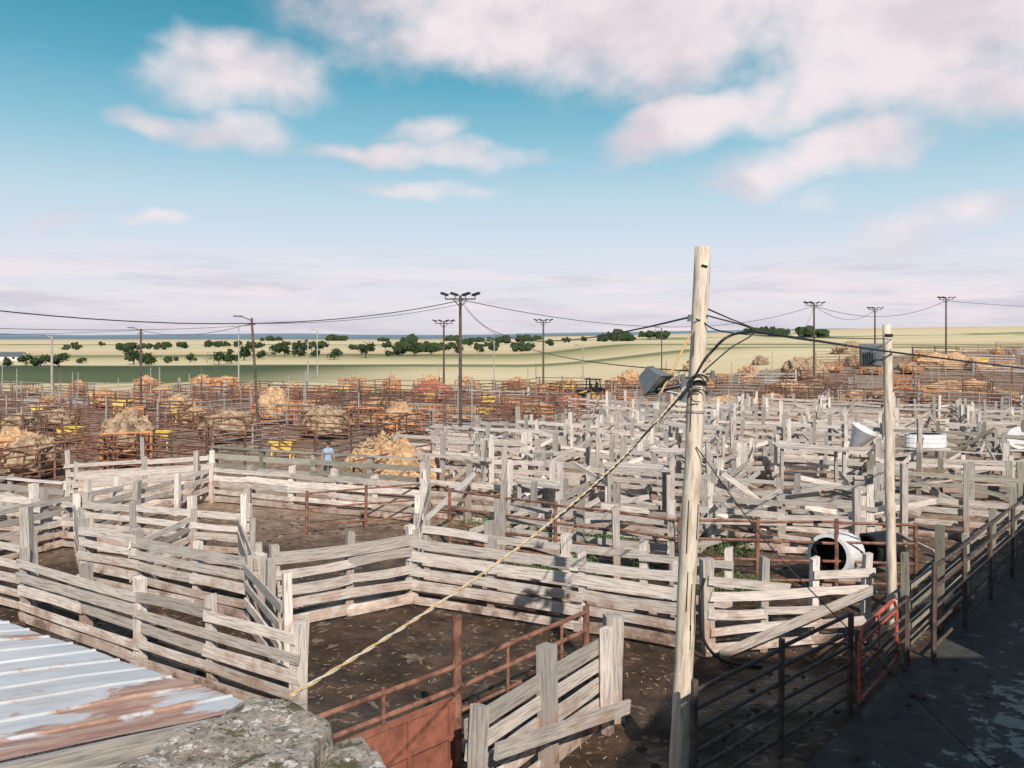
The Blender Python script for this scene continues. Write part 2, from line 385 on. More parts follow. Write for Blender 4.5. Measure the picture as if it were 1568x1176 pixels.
def inF(p):
    q=Vector((p.x-7.3,p.y-15.1)); return q.dot(Vector((.76,-.65)))< -1.2
def wood_zone(p):
    a=p.x/p.y
    if not inF(p): return False
    if p.y<19.2 or p.y>66: return False
    if a<-.105: return False
    if p.y<21.5 and p.x<3.5: return False
    if p.x>5.2 and p.x<10.5 and p.y<21.8: return False
    if a<.1 and p.y>46: return False
    return a<.75
org=Vector((-2.3,18.7))
for iu in range(-12,16):
    for iv in range(0,14):
        o=org+A*(iu*4.6)+B*(iv*4.1)+Vector((U(-.4,.4),U(-.4,.4)))
        m1=o+A*2.3;m2=o+B*2
        hh=U(1.15,1.9); mt=random.choice([WOOD,WOOD,WOOD,WOODG,WOODM if R()<.5 else WOODG])
        if wood_zone(m1) and R()<.86:
            wood_fence(o,o+A*4.7+B*U(-.5,.5),hh,random.choice([3,4,5,5]),.17,random.choice([1,1,-1]),U(1.6,2.4),.16,.35,mt,brace=.3,sag=.08,cap=R()<.1)
            if R()<.35:
                q=o+B*1.1; wood_fence(q,q+A*4.4,hh*.95,4,.17,1,2.2,.2,.3,mt,brace=.3,sag=.1)
        if wood_zone(m2) and R()<.72:
            wood_fence(o,o+B*4.1,hh*.97,random.choice([4,5]),.17,random.choice([1,-1]),2.1,.15,.35,mt,brace=.3,sag=.09)
mb=MB()
for i in range(300):
    y=U(20.5,50); a=U(-.08,.62); x=a*y; p=Vector((x,y))
    if not wood_zone(p): continue
    th=U(0,6.28); l=U(.8,2.8); z=U(.05,1.3)
    e=Vector((math.cos(th)*l/2,math.sin(th)*l/2,U(-.5,.5)*z))
    c=G(p)+Z*z
    mb.box(c-e,c+e,.16,.04,mat=random.choice([WOOD,WOODG]),up=Vector((U(-.5,.5),U(-.5,.5),1)))
mb.obj('scrap_lumber_pile')
def metal_zone(p):
    a=p.x/p.y
    if wood_zone(p): return False
    if p.y<33 or not inF(p): return False
    if a<-.10: 
        return p.y<93
    if p.y-.62*max(p.x,0)<92 and p.y<172 and p.y>44: return True
    return False
mets=[RUSTF,RUSTF,RUST,RUST,DARKP,GALV]
org=Vector((-12,34))
for iv in range(-8,26):
    for iu in range(-18,24):
        o=org+A*(iu*6.6)+B*(iv*5.6)+Vector((U(-.3,.3),U(-.3,.3)))
        if abs(o.x/max(o.y,1))>.70 : continue
        fr=o.y>85
        wd=R()<.08
        if metal_zone(o+A*3.3) and R()<(.6 if fr else .85):
            if (o.y>34.5 or o.x<-12.5):
                if wd: wood_fence(o,o+A*6.6,1.5,4,.17,1,3.3,.1,.3,WOODG)
                else: pipe_fence(o,o+A*6.6,U(1.4,1.85),random.choice([4,5]) if fr else random.choice([5,6]),.034,3.3 if fr else 2.2,random.choice(mets),n6=4)
            if iv%3==0 and not fr:
                q=o+B*1.6; pipe_fence(q,q+A*6.6,1.6,5,.032,2.2,random.choice(mets),n6=4)
        if metal_zone(o+B*2.8) and R()<.5:
            pipe_fence(o,o+B*5.6,U(1.4,1.85),4 if fr else 5,.034,2.8,random.choice(mets),n6=4)
mb=MB()
for i in range(90):
    y=U(40,140);a=U(-.64,.64);p=Vector((a*y,y))
    if metal_zone(p): g=G(p); mb.cyl(g,g+Z*U(2.2,4.2),.05,.04,5,random.choice([GALV,RUSTF,GALV]))
mb.obj('pen_marker_posts')
# ------------------------------------------------------------ hay, feeders
def hay_mesh(i,old=False):
    mb=MB(); m=HAYD if old else HAY
    rx,ry,rz=U(.95,1.2),U(.7,.95),U(.7,.9)
    mb.blob((0,0,.7),(rx,ry,rz),m,26,18,.30,1.9,i,zmin=.3)
    for k in range(300):
        th=U(0,6.28);ph=U(0,1.5); d=Vector((math.sin(ph)*math.cos(th)*rx,math.sin(ph)*math.sin(th)*ry,math.cos(ph)*rz))*U(.88,1.1)
        c=Vector((0,0,.7))+d; e=Vector((U(-1,1),U(-1,1),U(-1,.6))).normalized()*U(.08,.2); s=e.cross(Vector((U(-1,1),U(-1,1),U(-1,1)))).normalized()*.010
        mb.poly([c-e-s,c-e+s,c+e+s,c+e-s],HAYS)
    return mb.mesh('hay')
hays=[hay_mesh(i,i>=4) for i in range(6)]
def feeder_mesh(mat):
    mb=MB(); lx,ly=1.15,.75
    cs=[(-lx,-ly),(lx,-ly),(lx,ly),(-lx,ly)]
    for (x,y) in cs: mb.cyl((x,y,0),(x,y,1.25),.05,.05,6,mat)
    for z in (.3,.62,1.22):
        for i in range(4):
            a=cs[i];c=cs[(i+1)%4]; mb.cyl((a[0],a[1],z),(c[0],c[1],z),.04,.04,6,mat,cap=False)
    for i in range(4):
        a=Vector(cs[i]+(0,));c=Vector(cs[(i+1)%4]+(0,)); n=7 if i%2==0 else 4
        for k in range(n): 
            f=(k+.5)/n; mb.cyl(a.lerp(c,f)+Z*.62,a.lerp(c,min(1,f+.06))+Z*1.22,.022,.022,5,mat,cap=False)
    mb.box((-lx,0,.28),(lx,0,.28),.03,ly*2,mat=mat)
    return mb.mesh('frame')
feeders=[feeder_mesh(ORANGE),feeder_mesh(RUSTF)]
def hay_feeder(x,y,s=1,rot=None,hi=None,fr=0,hz=1):
    e=empty('hay_feeder',(x,y,H(x,y)),U(0,3) if rot is None else rot); e.scale=(s,s,s)
    for me,nm in ((feeders[fr],'frame'),(hays[hi if hi is not None else random.randrange(6)],'hay')):
        c=bpy.data.objects.new(nm,me); scene.collection.objects.link(c); c.parent=e
        if nm=='hay': c.scale=(1,1,hz)
def gp2(u,v): # ground spot for a bearing and depression read off the 6 m lookout
    k=6.0/(v-523.0); return (k*(u-784),k*1250)
for (u,v,s,hi,fr,hz) in [(195,712,1.4,4,0,1.25),(50,735,1.2,4,1,1.1),(15,715,1.1,1,0,1),(418,650,1.15,0,0,1.5),(352,678,1.3,4,1,1),(500,672,1.25,5,1,1),(612,668,1.2,1,0,1.05),(275,640,1.15,2,0,1),(300,655,1,3,1,.9),(575,632,1,2,1,.8),(965,598,1.2,0,0,1.3),(715,600,1.1,1,0,1),(790,600,1.1,2,0,1),(120,606,1.1,0,0,1),(225,598,1.1,1,0,1),(310,598,1.2,2,0,1),(345,597,1.2,3,0,.9),(540,598,1.2,4,0,1),(600,602,1.2,1,0,1),(660,598,1.2,3,0,1),(840,612,1.1,1,0,.9),(870,603,1.1,0,0,1),(30,675,1.1,4,1,1),(90,660,1.1,4,1,.9),(450,612,1.1,2,0,1),(160,625,1.1,1,0,1),(385,615,1.1,3,0,.9),(500,610,1,0,0,.9),(250,615,1,1,1,1)]:
    x,y=gp2(u,v); hay_feeder(x,y,s,None,hi,fr,hz)
for i in range(180):
    y=U(58,155); a=U(-.6,.66); p=Vector((a*y,y))
    if metal_zone(p): hay_feeder(p.x,p.y,U(.8,1.1),None,None,0 if R()<.65 else 1,U(.45,1.1))
def mound(c,r,seed,mat=HAY,n=700):
    mb=MB(); c=Vector(c); mb.blob(c,r,mat,32,20,.36,2.2,seed,zmin=c.z)
    for k in range(n):
        th=U(0,6.28);ph=U(0,1.55); d=Vector((math.sin(ph)*math.cos(th)*r[0],math.sin(ph)*math.sin(th)*r[1],math.cos(ph)*r[2]))*U(.9,1.12)
        e=Vector((U(-1,1),U(-1,1),U(-1,.4))).normalized()*U(.08,.2); s=e.cross(Vector((U(-1,1),U(-1,1),U(-1,1)))).normalized()*.012
        q=c+d; mb.poly([q-e-s,q-e+s,q+e+s,q+e-s],HAYS)
    mb.obj('hay_mound')
mound((-5.2,33.6,.15),(1.55,1.2,1.8),3,HAY,1100)
mound((-4.1,34.1,.1),(1.4,1.1,1.2),5)
mound(G((60,112)),(5,2,2.0),8); mound(G((38,106)),(3,2,2.4),10,HAYD)
mound(G((58,140)),(3,2,2),11,HAYD); mound(G((29,84)),(1.9,1.4,1.4),12); mound(G((46,84)),(4.2,1.4,1.4),13)
for i in range(16):
    y=U(72,145); a=U(.15,.62); mound(G((a*y,y)),(U(1.0,2.0),U(1,1.6),U(.8,1.5)),20+i,random.choice([HAY,HAYD,HAYD]),200)
mb=MB(); mb.blob((-8.0,83,.6),(2.2,1.4,1.3),TARP,24,14,.25,2.2,2,zmin=0); mb.obj('tarp_covered_hay')
mb=MB(); mb.blob((5.5,76,.3),(1.4,1.0,.8),TARP,24,14,.25,2.2,4,zmin=0); mb.obj('tarp_covered_hay')
def tub(x,y,s=1,mat=YEL):
    s*=.75
    mb=MB(); w,d,h=.75*s,.5*s,.6*s; g=H(x,y); pts=[]
    for (zz,k) in ((0,.82),(h,1.0)):
        for (a,c) in ((-1,-1),(1,-1),(1,1),(-1,1)): pts.append((x+a*w*k,y+c*d*k,g+zz+.55))
    for i in range(4): j=(i+1)%4; mb.poly([pts[i],pts[j],pts[j+4],pts[i+4]],mat)
    mb.poly(pts[:4][::-1],mat); mb.poly([(p[0],p[1],p[2]-.12*s) for p in pts[4:]],BLACK)
    for i in range(4): j=(i+1)%4; mb.box(pts[i+4],pts[j+4],.06,.09,mat=mat)
    for i in range(4): mb.box((pts[i][0],pts[i][1],g),pts[i],.07,.07,mat=mat,up=Vector((1,0,0)))
    mb.obj('yellow_water_tub')
for (u,v,s) in [(188,634,1.2),(108,682,1.1),(247,688,1),(433,706,1.0),(742,646,1),(870,604,1.2),(282,652,1),(660,618,1),(822,600,1),(145,618,1),(905,618,.8),(528,604,1),(60,640,.9)]:
    x,y=gp2(u,v); tub(x,y,s)
for i in range(22):
    y=U(70,140);x=y*U(-.5,.6)
    if metal_zone(Vector((x,y))): tub(x,y,U(.8,1.3))
def strip(name,p,d,L,w,mat,z=.006):
    p=Vector(p);d=Vector(d).normalized();n=Vector((-d.y,d.x)); mb=MB()
    k=max(1,int(L/2))
    for i in range(k):
        a=p+d*L*i/k;c=p+d*L*(i+1)/k
        mb.poly([(a.x-n.x*w/2,a.y-n.y*w/2,z),(c.x-n.x*w/2,c.y-n.y*w/2,z),(c.x+n.x*w/2,c.y+n.y*w/2,z),(a.x+n.x*w/2,a.y+n.y*w/2,z)],mat)
    mb.obj(name)
strip('concrete_alley',(-24,69),A,22,8,CONC,.012)
strip('concrete_alley',(-6.5,55),B,9,6,CONC,.016)
strip('concrete_alley',(-64,90),A,34,4.5,CONC,.012)
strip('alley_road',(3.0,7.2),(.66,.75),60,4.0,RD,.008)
# ------------------------------------------------------------ poles
BIG=Vector((2.24,11,0)); BT=Vector((2.57,11,7.27)); bd=(BT-BIG)/7.27
e=empty('utility_pole')
mb=MB(); mb.cyl(BIG-bd*.4,BT,.135,.105,20,POLEW,True,.008,18); mb.obj('shaft',e,True)
mb=MB()
def bp(z,dx=0,dy=0): return BIG+bd*z+Vector((dx,dy,0))
mb.cyl(bp(5.42),bp(5.48),.126,.126,16,BLACK); mb.cyl(bp(5.05),bp(5.08),.127,.127,16,GALV)
mb.cyl(bp(7.02,-.03,-.11),bp(7.0,.05,-.115),.014,.014,6,BLACK)
for (z,dx) in ((5.5,-.2),(5.38,-.2),(5.3,.18),(5.55,.2),(6.3,-.14)):
    mb.cyl(bp(z),bp(z+.02,dx,-.04),.012,.012,6,BLACK); mb.cyl(bp(z-.03,dx,-.04),bp(z+.06,dx,-.04),.035,.025,10,GREYB)
mb.box(bp(5.2,-.2,-.05),bp(5.5,-.14,-.05),.1,.06,mat=GREYB,up=Vector((1,0,0)))
for k in range(9):
    a=U(3.6,5.8); z0_=U(.3,6.0); pz=bp(z0_,math.cos(a)*.128,math.sin(a)*.128); mb.box(pz,pz+bd*U(.25,.8),.007,.012,mat=BLACK,up=Vector((1,0,0)))
mb.obj('fittings',e)
def floodlight(parent,c,az,tilt,w,h,dp):
    c=Vector(c); f=Vector((math.sin(az)*math.cos(tilt),-math.cos(az)*math.cos(tilt),math.sin(tilt)))
    s=f.cross(Z).normalized(); u=s.cross(f); mb=MB()
    def pt(a,b_,k,sc=1): return c+s*a*w/2*sc+u*b_*h/2*sc+f*k*dp
    fr=[pt(a,b_,.5) for a,b_ in((-1,-1),(1,-1),(1,1),(-1,1))]; bk=[pt(a,b_,-.5,.6) for a,b_ in((-1,-1),(1,-1),(1,1),(-1,1))]
    for i in range(4): j=(i+1)%4; mb.poly([fr[i],fr[j],bk[j],bk[i]],GREYB)
    mb.poly(bk[::-1],GREYB); mb.poly([p-f*.02 for p in fr],GLASS)
    for i in range(4): mb.box(fr[i],fr[(i+1)%4],.03,.03,mat=GREYB,up=f)
    for k in range(-2,3): mb.box(pt(k*.2,-.6,-.55),pt(k*.2,.6,-.55),.05,.01,mat=GREYB,up=f)
    mb.obj('floodlight',parent)
floodlight(e,(1.88,10.9,5.50),.95,-.75,.38,.34,.22)
mb=MB(); mb.cyl((1.98,11,5.35),bp(5.25),.02,.02,8,GREYB); mb.cyl((2.0,10.95,5.32),bp(6.1,-.12,-.05),.016,.016,8,ROPEY)
mb.cyl((1.95,10.98,5.35),(2.35,10.98,5.42),.03,.03,8,BLACK)
mb.obj('lamp_bracket',e)
e2=empty('utility_pole')
mb=MB(); mb.cyl((8.02,17.2,-.3),(7.9,17.2,6.36),.105,.085,16,POLEW,True,.007,14); mb.obj('shaft',e2,True)
floodlight(e2,(7.5,17.1,5.68),2.6,.2,.42,.46,.32)
mb=MB(); mb.cyl((7.55,17.15,5.6),(7.92,17.2,5.75),.02,.02,8,GREYB); mb.cyl((7.93,17.15,5.3),(7.93,17.15,5.85),.03,.03,8,GREYB)
mb.cyl((7.92,17.2,6.1),(7.92,17.2,6.16),.097,.097,14,BLACK); mb.obj('lamp_bracket',e2)
def light_pole(x,y,zt,r=.1,style='T',lean=0,mat=DARKP):
    g=G((x,y)); e=empty('light_pole'); mb=MB(); top=Vector((x+lean,y,zt)); mb.cyl(g,top,r,r*.7,8,mat)
    if style=='T':
        w=1.0
        mb.cyl(top+Vector((-w,0,-.25)),top+Vector((w,0,-.25)),.05,.05,6,mat)
        mb.cyl(top+Vector((-.5,0,-.25)),top+Vector((0,0,-.8)),.035,.035,5,mat); mb.cyl(top+Vector((.5,0,-.25)),top+Vector((0,0,-.8)),.035,.035,5,mat)
        for k in (-w,-.35,.35,w):
            sgn=1 if k>0 else -1
            mb.box(top+Vector((k-.18*sgn,-.1,.0)),top+Vector((k+.28*sgn,-.25,.14)),.14,.4,mat=BLACK)
            mb.cyl(top+Vector((k,0,-.25)),top+Vector((k,-.1,.02)),.03,.03,5,mat)
    else:
        mb.cyl(top-Z*.15,top+Vector((-.55,-.1,.1)),.03,.03,6,mat); mb.box(top+Vector((-.5,-.1,.08)),top+Vector((-.95,-.15,.1)),.09,.2,mat=GREYB)
        mb.cyl(top-Z*.35+Vector((-.2,0,0)),top-Z*.35+Vector((.2,0,0)),.04,.04,6,mat)
    mb.obj('pole_and_lamps',e)
light_pole(-3.46,54.7,9.1,.13,'T'); light_pole(-8.1,97,8.4,.14,'T'); light_pole(4.3,112,8.9,.15,'T')
light_pole(-13.9,45,7.3,.09,'L',-.45,DARKP); light_pole(-29.1,64,7.0,.11,'L',0); light_pole(-43.4,77,6.5,.13,'L',0,GALV)
light_pole(-37.5,112,8,.10,'L',0,GALV); light_pole(-31,130,7.8,.10,'L',0,GALV); light_pole(-2.3,105,6.2,.09,'L',0,GALV)
light_pole(37,100,10.7,.15,'T'); light_pole(57.8,130,11.3,.16,'T'); light_pole(63.8,120,12.4,.15,'T'); light_pole(-25,100,6,.09,'L',0,GALV)
light_pole(8,92,5.5,.08,'L',0,GALV); light_pole(22,120,8,.1,'L',0,DARKP)
def wire(name,pts,r=.012,mat=BLACK,sag=0,n=24,parent=None):
    out=[]
    if len(pts)==2:
        a,c=Vector(pts[0]),Vector(pts[1])
        for i in range(n+1): f=i/n; out.append(a.lerp(c,f)-Z*sag*4*f*(1-f))
    else:
        P=[Vector(p) for p in pts]; P=[P[0]*2-P[1]]+P+[P[-1]*2-P[-2]]
        for k in range(1,len(P)-2):
            for i in range(8):
                t_=i/8; a,b_,c,d=P[k-1:k+3]
                out.append(.5*((2*b_)+(c-a)*t_+(2*a-5*b_+4*c-d)*t_*t_+(3*b_-a-3*c+d)*t_**3))
        out.append(P[-2])
    cu=bpy.data.curves.new(name,'CURVE'); cu.dimensions='3D'; sp=cu.splines.new('POLY'); sp.points.add(len(out)-1)
    for p,q in zip(sp.points,out): p.co=(q.x,q.y,q.z,1)
    cu.bevel_depth=r; cu.bevel_resolution=1; cu.materials.append(mat)
    o=bpy.data.objects.new(name,cu); scene.collection.objects.link(o); return out
wire('overhead_wire',[(-3.5,54.7,8.75),(-26,30,8.1)],.028,BLACK,1.5)
wire('overhead_wire',[(-3.5,54.7,8.5),(-13.9-.45,45,7.0)],.016,BLACK,.35)
wire('overhead_wire',[(-14.35,45,7.0),(-29.1,64,6.9)],.016,BLACK,.5)
wire('overhead_wire',[(-14.35,45,6.9),(-24,24,6.9)],.012,BLACK,.4)
wire('overhead_wire',[(-29.1,64,6.9),(-60,62,7.2)],.016,BLACK,.5)
wire('overhead_wire',[(-3.4,54.7,8.8),(2.4,11,6.33)],.014,BLACK,1.25)
wire('overhead_wire',[(-3.4,54.7,8.6),(2.4,11,5.6)],.010,BLACK,.9)
wire('overhead_wire',[(-3.4,54.7,8.8),(37,100,10.4)],.024,BLACK,2.2)
wire('overhead_wire',[(37,100,10.4),(63.8,120,12.0)],.03,BLACK,1.8)
wire('overhead_wire',[(37,100,10.4),(57.8,130,11)],.028,BLACK,1.6)
wire('overhead_wire',[(63.8,120,12.0),(110,118,11.5)],.03,BLACK,1.0)
wire('overhead_wire',[(2.5,11,6.5),(37,100,10.4)],.013,BLACK,1.6)
wire('overhead_wire',[(2.42,10.9,5.5),(2.65,10.9,5.85),(3.1,11.0,6.12),(4.6,12.5,6.02),(7.95,17.05,5.78),(14,22,5.25)],.020,BLACK)
wire('overhead_wire',[(2.5,10.9,5.55),(2.9,10.9,5.9),(3.25,11,6.15),(2.6,10.9,6.35)],.010,BLACK)
wire('overhead_wire',[(2.45,10.86,6.3),(3.3,11.5,6.1),(7.95,17.1,6.05)],.010,BLACK)
wire('hanging_cable',[(2.45,10.86,4.6),(3.3,10.6,3.4),(4.2,10.0,2.4),(5.1,9.1,1.45),(5.9,8.3,.8)],.008,BLACK)
ra,rb=Vector((2.3,10.85,5.4)),Vector((-1.1,4.05,4.24))
def rp(f): return ra.lerp(rb,f)-Z*.26*4*f*(1-f)
wire('hanging_cable',[rp(0)+Vector((.1,0,.05)),rp(.1)-Z*.03,rp(.2),rp(.35)-Z*.012,rp(.5)-Z*.012,rp(.56)-Z*.012],.013,BLACK)
for nm,ph,m in (('guy_rope',0,ROPEW),('guy_rope',math.pi,ROPEY)):
    pts=[]
    for i in range(241):
        f=i/240; c=rp(f); a=f*150+ph
        pts.append(c+Vector((math.cos(a)*.006,0,math.sin(a)*.006)))
    wire(nm,pts,.0065,m)
wire('hanging_cable',[(3.65,15.5,1.5),(3.5,15.2,1.2),(3.55,15.2,.5),(3.9,15.1,.1),(4.6,15.0,.02)],.03,BLACK)
for i in range(4):
    c=bp(5.38+U(-.12,.12),0,-.12); r_=U(.06,.13)
    wire('cable_coil',[c+Vector((math.cos(a)*r_*1.3,-.03,math.sin(a)*r_)) for a in [k*.7 for k in range(8)]],.008,BLACK)
# ------------------------------------------------------------ shed roof lower left
sh=empty('metal_roof_shed')
E0=Vector((-2.15,6.95,2.9)); ed=Vector((-.857,.514,0)); rd=Vector((-.514,-.857,.215)); nrm=ed.cross(rd).normalized()
if nrm.z<0: nrm=-nrm
mb=MB(); N=30; sp_=.40; Lr=5.2
prof=[]
for i in range(N):
    x0=i*sp_; prof+=[(x0,0),(x0+.18,0.004),(x0+.34,0),(x0+.352,.018),(x0+.374,.018),(x0+.386,0)]
for i in range(len(prof)-1):
    (a,za),(c,zc)=prof[i],prof[i+1]
    for k in range(8):
        l0=Lr*k/8;l1=Lr*(k+1)/8
        wv=lambda x,l: nrm*(.022*noise.noise(Vector((x*1.4,l*.9,2))))+rd*(.03*noise.noise(Vector((x*2,0,7))) if l==0 else 0)
        q=[E0+ed*a+nrm*za+rd*l0+wv(a,l0),E0+ed*c+nrm*zc+rd*l0+wv(c,l0),E0+ed*c+nrm*zc+rd*l1+wv(c,l1),E0+ed*a+nrm*za+rd*l1+wv(a,l1)]
        mb.poly(q,ROOF,[(a,l0),(c,l0),(c,l1),(a,l1)])
mb.obj('roof_sheets',sh)
mb=MB(); o=-ed*.05-nrm*.11
mb.box(E0+o-rd*.5,E0+o+rd*Lr,.18,.05,up=nrm,mat=WOOD,seg=6,warp=.05)
mb.box(E0+rd*.2-nrm*.1,E0+rd*.2-nrm*.1+ed*11.5,.14,.05,up=nrm,mat=WOODG)
for k in range(26):
    f=k*.2+.1; top=E0+rd*f-nrm*.2+ed*.08; mb.box((top.x,top.y,0),top,.185,.03,up=Vector((-.514,-.857,0)),mat=WOODG)
for k in range(56):
    top=E0+rd*.45-nrm*.2+ed*(k*.2+.2); mb.box((top.x,top.y,0),top,.185,.03,up=ed,mat=WOODG)
mb.obj('walls',sh)
st=empty('concrete_wall')
def coping(poly,zt,th,seed,nm='coping_slab'):
    mb=MB(); P=[Vector(p) for p in poly]; c=sum(P,Vector((0,0)))/len(P)
    bd_=[]; m=len(P)
    for i in range(m):
        a,b_=P[i],P[(i+1)%m]; k=max(2,int((b_-a).length/.03))
        for j in range(k): bd_.append(a.lerp(b_,j/k))
    n=len(bd_); rings=[]
    def disp(p): 
        q=Vector(p); return q+Vector((noise.noise(q*6+Vector((seed,0,0))),noise.noise(q*6+Vector((0,seed,9))),0))*.03+Z*(noise.fractal(q*6+Vector((seed,3,0)),1,2,5)*.025)
    prof=[(k/16,0) for k in range(16)]+[(.97,-.006),(.99,-.02),(1,-.05),(1.0,-th*.3),(1.0,-th*.6),(.99,-th)]
    for (s_,dz) in prof: rings.append([disp((c.x+(q.x-c.x)*max(s_,.01),c.y+(q.y-c.y)*max(s_,.01),zt+dz)) for q in bd_])
    mi=mb.mat(LST)
    for r_ in rings: mb.v+=r_
    for j in range(len(rings)-1):
        for i in range(n):
            a=j*n+i;b2=j*n+(i+1)%n; mb.f.append((a,a+n,b2+n,b2)); mb.mi.append(mi); mb.uv+=[(0,0)]*4
    mb.obj(nm,st,True)
coping([(-2.15,2.3),(-1.66,3.4),(-1.29,4.12),(-1.05,4.02),(-.84,3.82),(-.80,2.3)],4.23,.4,1.3)
coping([(-.79,2.3),(-.82,3.74),(-.70,3.84),(-.56,3.62),(-.45,3.3),(-.36,2.3)],4.17,.4,5.7)
mb=MB(); mb.box((-1.2,2.4,1.88),(-1.2,3.6,1.88),3.75,1.1,mat=LST); mb.obj('wall_body',st)
# ------------------------------------------------------------ neighbouring buildings
def prism_building(name,foot,h,over=.4):
    e=empty(name); mb=MB(); n=len(foot)
    for i in range(n):
        a,c=foot[i],foot[(i+1)%n]; mb.poly([(a[0],a[1],0),(c[0],c[1],0),(c[0],c[1],h),(a[0],a[1],h)],WALLM)
    mb.obj('walls',e)
    mb=MB(); mb.poly([(a[0],a[1],h) for a in foot],GALV); mb.obj('roof',e)
    mb=MB()
    for i in range(n):
        a=Vector(foot[i]+(h-.08,));c=Vector(foot[(i+1)%n]+(h-.08,)); mb.box(a,c,.2,.1,mat=GREYB)
        L=(c-a).length; d=(c-a)/L; nn=d.cross(Z)
        for k in range(int(L//3)):
            for z in ([1.6] if h<5 else [1.6,5.2]):
                q=a+d*(1.5+k*3); q.z=z
                for s_ in (1,-1):
                    mb.box(q-d*.5+nn*.03*s_,q+d*.5+nn*.03*s_,.9,.02,mat=BLACK)
                mb.box(q-d*.56-Z*.5,q+d*.56-Z*.5,.07,.16,mat=WHITE); mb.box(q-d*.56+Z*.5,q+d*.56+Z*.5,.07,.12,mat=WHITE)
    mb.obj('windows_and_trim',e)
prism_building('auction_building',[(6.3,4.9),(2.7,-1.8),(2.7,-14),(18,-14),(18,4.9)],8.2)
D=Vector((.66,.75));Nn=Vector((.75,-.66)); s0=Vector((10.0,11.6))
prism_building('livestock_barn',[tuple(s0),tuple(s0+Nn*8),tuple(s0+Nn*8+D*34),tuple(s0+D*34)],4.6)
def house(x,y,w,d,h,rot,roofc=GREYB):
    e=empty('farm_house',(x,y,H(x,y)),rot); mb=MB()
    for (a,c) in (((-w,-d),(w,-d)),((w,-d),(w,d)),((w,d),(-w,d)),((-w,d),(-w,-d))):
        mb.poly([(a[0],a[1],0),(c[0],c[1],0),(c[0],c[1],h),(a[0],a[1],h)],WHITE)
    for s_ in (-1,1): mb.poly([(s_*w,-d,h),(s_*w,d,h),(s_*w,0,h+d*.4)],WHITE)
    mb.obj('walls',e); mb=MB()
    for s_ in (-1,1): mb.poly([(-w-.3,s_*(d+.3),h-.1),(w+.3,s_*(d+.3),h-.1),(w+.3,0,h+d*.4+.05),(-w-.3,0,h+d*.4+.05)],roofc)
    mb.obj('roof',e); mb=MB()
    for k in (-.6,0,.6): mb.box((w*k-.4,-d-.02,h*.55),(w*k+.4,-d-.02,h*.55),.7,.05,mat=BLACK)
    mb.obj('windows',e)
house(-161,262,4,3,1.4,.1,GREYB)
# ------------------------------------------------------------ trees
def tree_into(mb,x,y,h,w,n=150,core=True):
    g=G((x,y)); mb.cyl(g,g+Z*h*.45,h*.035,h*.02,6,BARK)
    cl=[]
    for k in range(8):
        a=U(0,6.28); rr=U(.15,1)
        e=g+Vector((math.cos(a)*w*.36*rr,math.sin(a)*w*.36*rr,h*U(.28,.85-.3*rr))); mb.cyl(g+Z*h*U(.1,.35),e,h*.015,h*.006,4,BARK,False); r_=U(.16,.26)*w; cl.append((e,r_))
        if core and k<5: mb.blob(e,(r_*.75,r_*.75,r_*.62),TREEM,8,6,.7,1.9,U(0,50))
    for k in range(n):
        c,r_=random.choice(cl); v=Vector((random.gauss(0,1),random.gauss(0,1),random.gauss(0,1))).normalized()*r_*U(.6,1.2); v.z*=.8
        q=c+v; s_=h*U(.035,.075); a=Vector((U(-1,1),U(-1,1),U(-1,1))).normalized(); b_=a.cross(Vector((U(-1,1),U(-1,1),U(-1,1)))).normalized()
        mb.poly([q-a*s_,q-b_*s_*.8,q+a*s_,q+b_*s_*.8],TREEM)
for (u,v,hp,wp) in [(205,558,28,28),(228,559,18,24),(262,556,14,18),(125,557,11,15),(292,555,13,15),(335,558,20,28),(355,557,22,26),(374,552,30,20),(402,550,14,16),(420,546,19,22),(436,546,23,20),(458,547,19,22),(512,551,16,26),(560,548,25,30),(615,545,20,22),(635,545,20,20),(660,543,16,16),(12,562,12,18),(40,561,20,28),(62,560,17,24),(90,562,24,26),(1005,531,14,30),(596,546,11,14),(482,548,12,18),(700,541,12,20),(735,540,10,16)]:
    x,y=gp2(u,v); mb=MB(); tree_into(mb,x,y,hp*y/1250*1.1,wp*y/1250*1.3,260); mb.obj('shade_tree')
mb=MB()
for i in range(160):
    y=U(430,760); a=U(-.63,.16); x=a*y
    if noise.noise(Vector((a*13,y/200,1)))<.0: continue
    tree_into(mb,x,y,U(4,7.5),U(7,14),40)
for i in range(70):
    y=U(900,1700); a=U(-.3,.38); 
    if noise.noise(Vector((a*9,3,y/500)))<0: continue
    tree_into(mb,a*y,y,U(5,10),U(20,50),16)
mb.obj('distant_tree_line')
# ------------------------------------------------------------ weeds
def weeds(cx,cy,rx,ry,n,h=.45):
    mb=MB()
    for k in range(n):
        x=random.gauss(cx,rx*.5);y=random.gauss(cy,ry*.5); g=G((x,y)); a=U(0,6.28); hh=h*U(.4,1.2); l=Vector((math.cos(a),math.sin(a),0))
        for m_ in range(4):
            z=hh*(.3+.22*m_); b_=U(0,6.28); e=Vector((math.cos(b_),math.sin(b_),U(0,.6)))*U(.06,.14); s_=e.cross(Z).normalized()*.03
            q=g+Z*z; mb.poly([q,q+e*.5+s_,q+e,q+e*.5-s_],LEAF)
        mb.box(g,g+Z*hh+l*.05,.008,.008,mat=LEAF,up=Vector((1,0,0)))
    mb.obj('weeds')
for w in [(1.2,20.8,1.2,.6,180),(5.3,19.2,.8,.5,180),(-1,26,1.2,.8,90),(6,23,1.2,.8,90),(9,22.5,1,.8,70),(2.5,24,1.2,.8,90),(.4,24.8,1,.6,80)]: weeds(*w)
mb=MB()
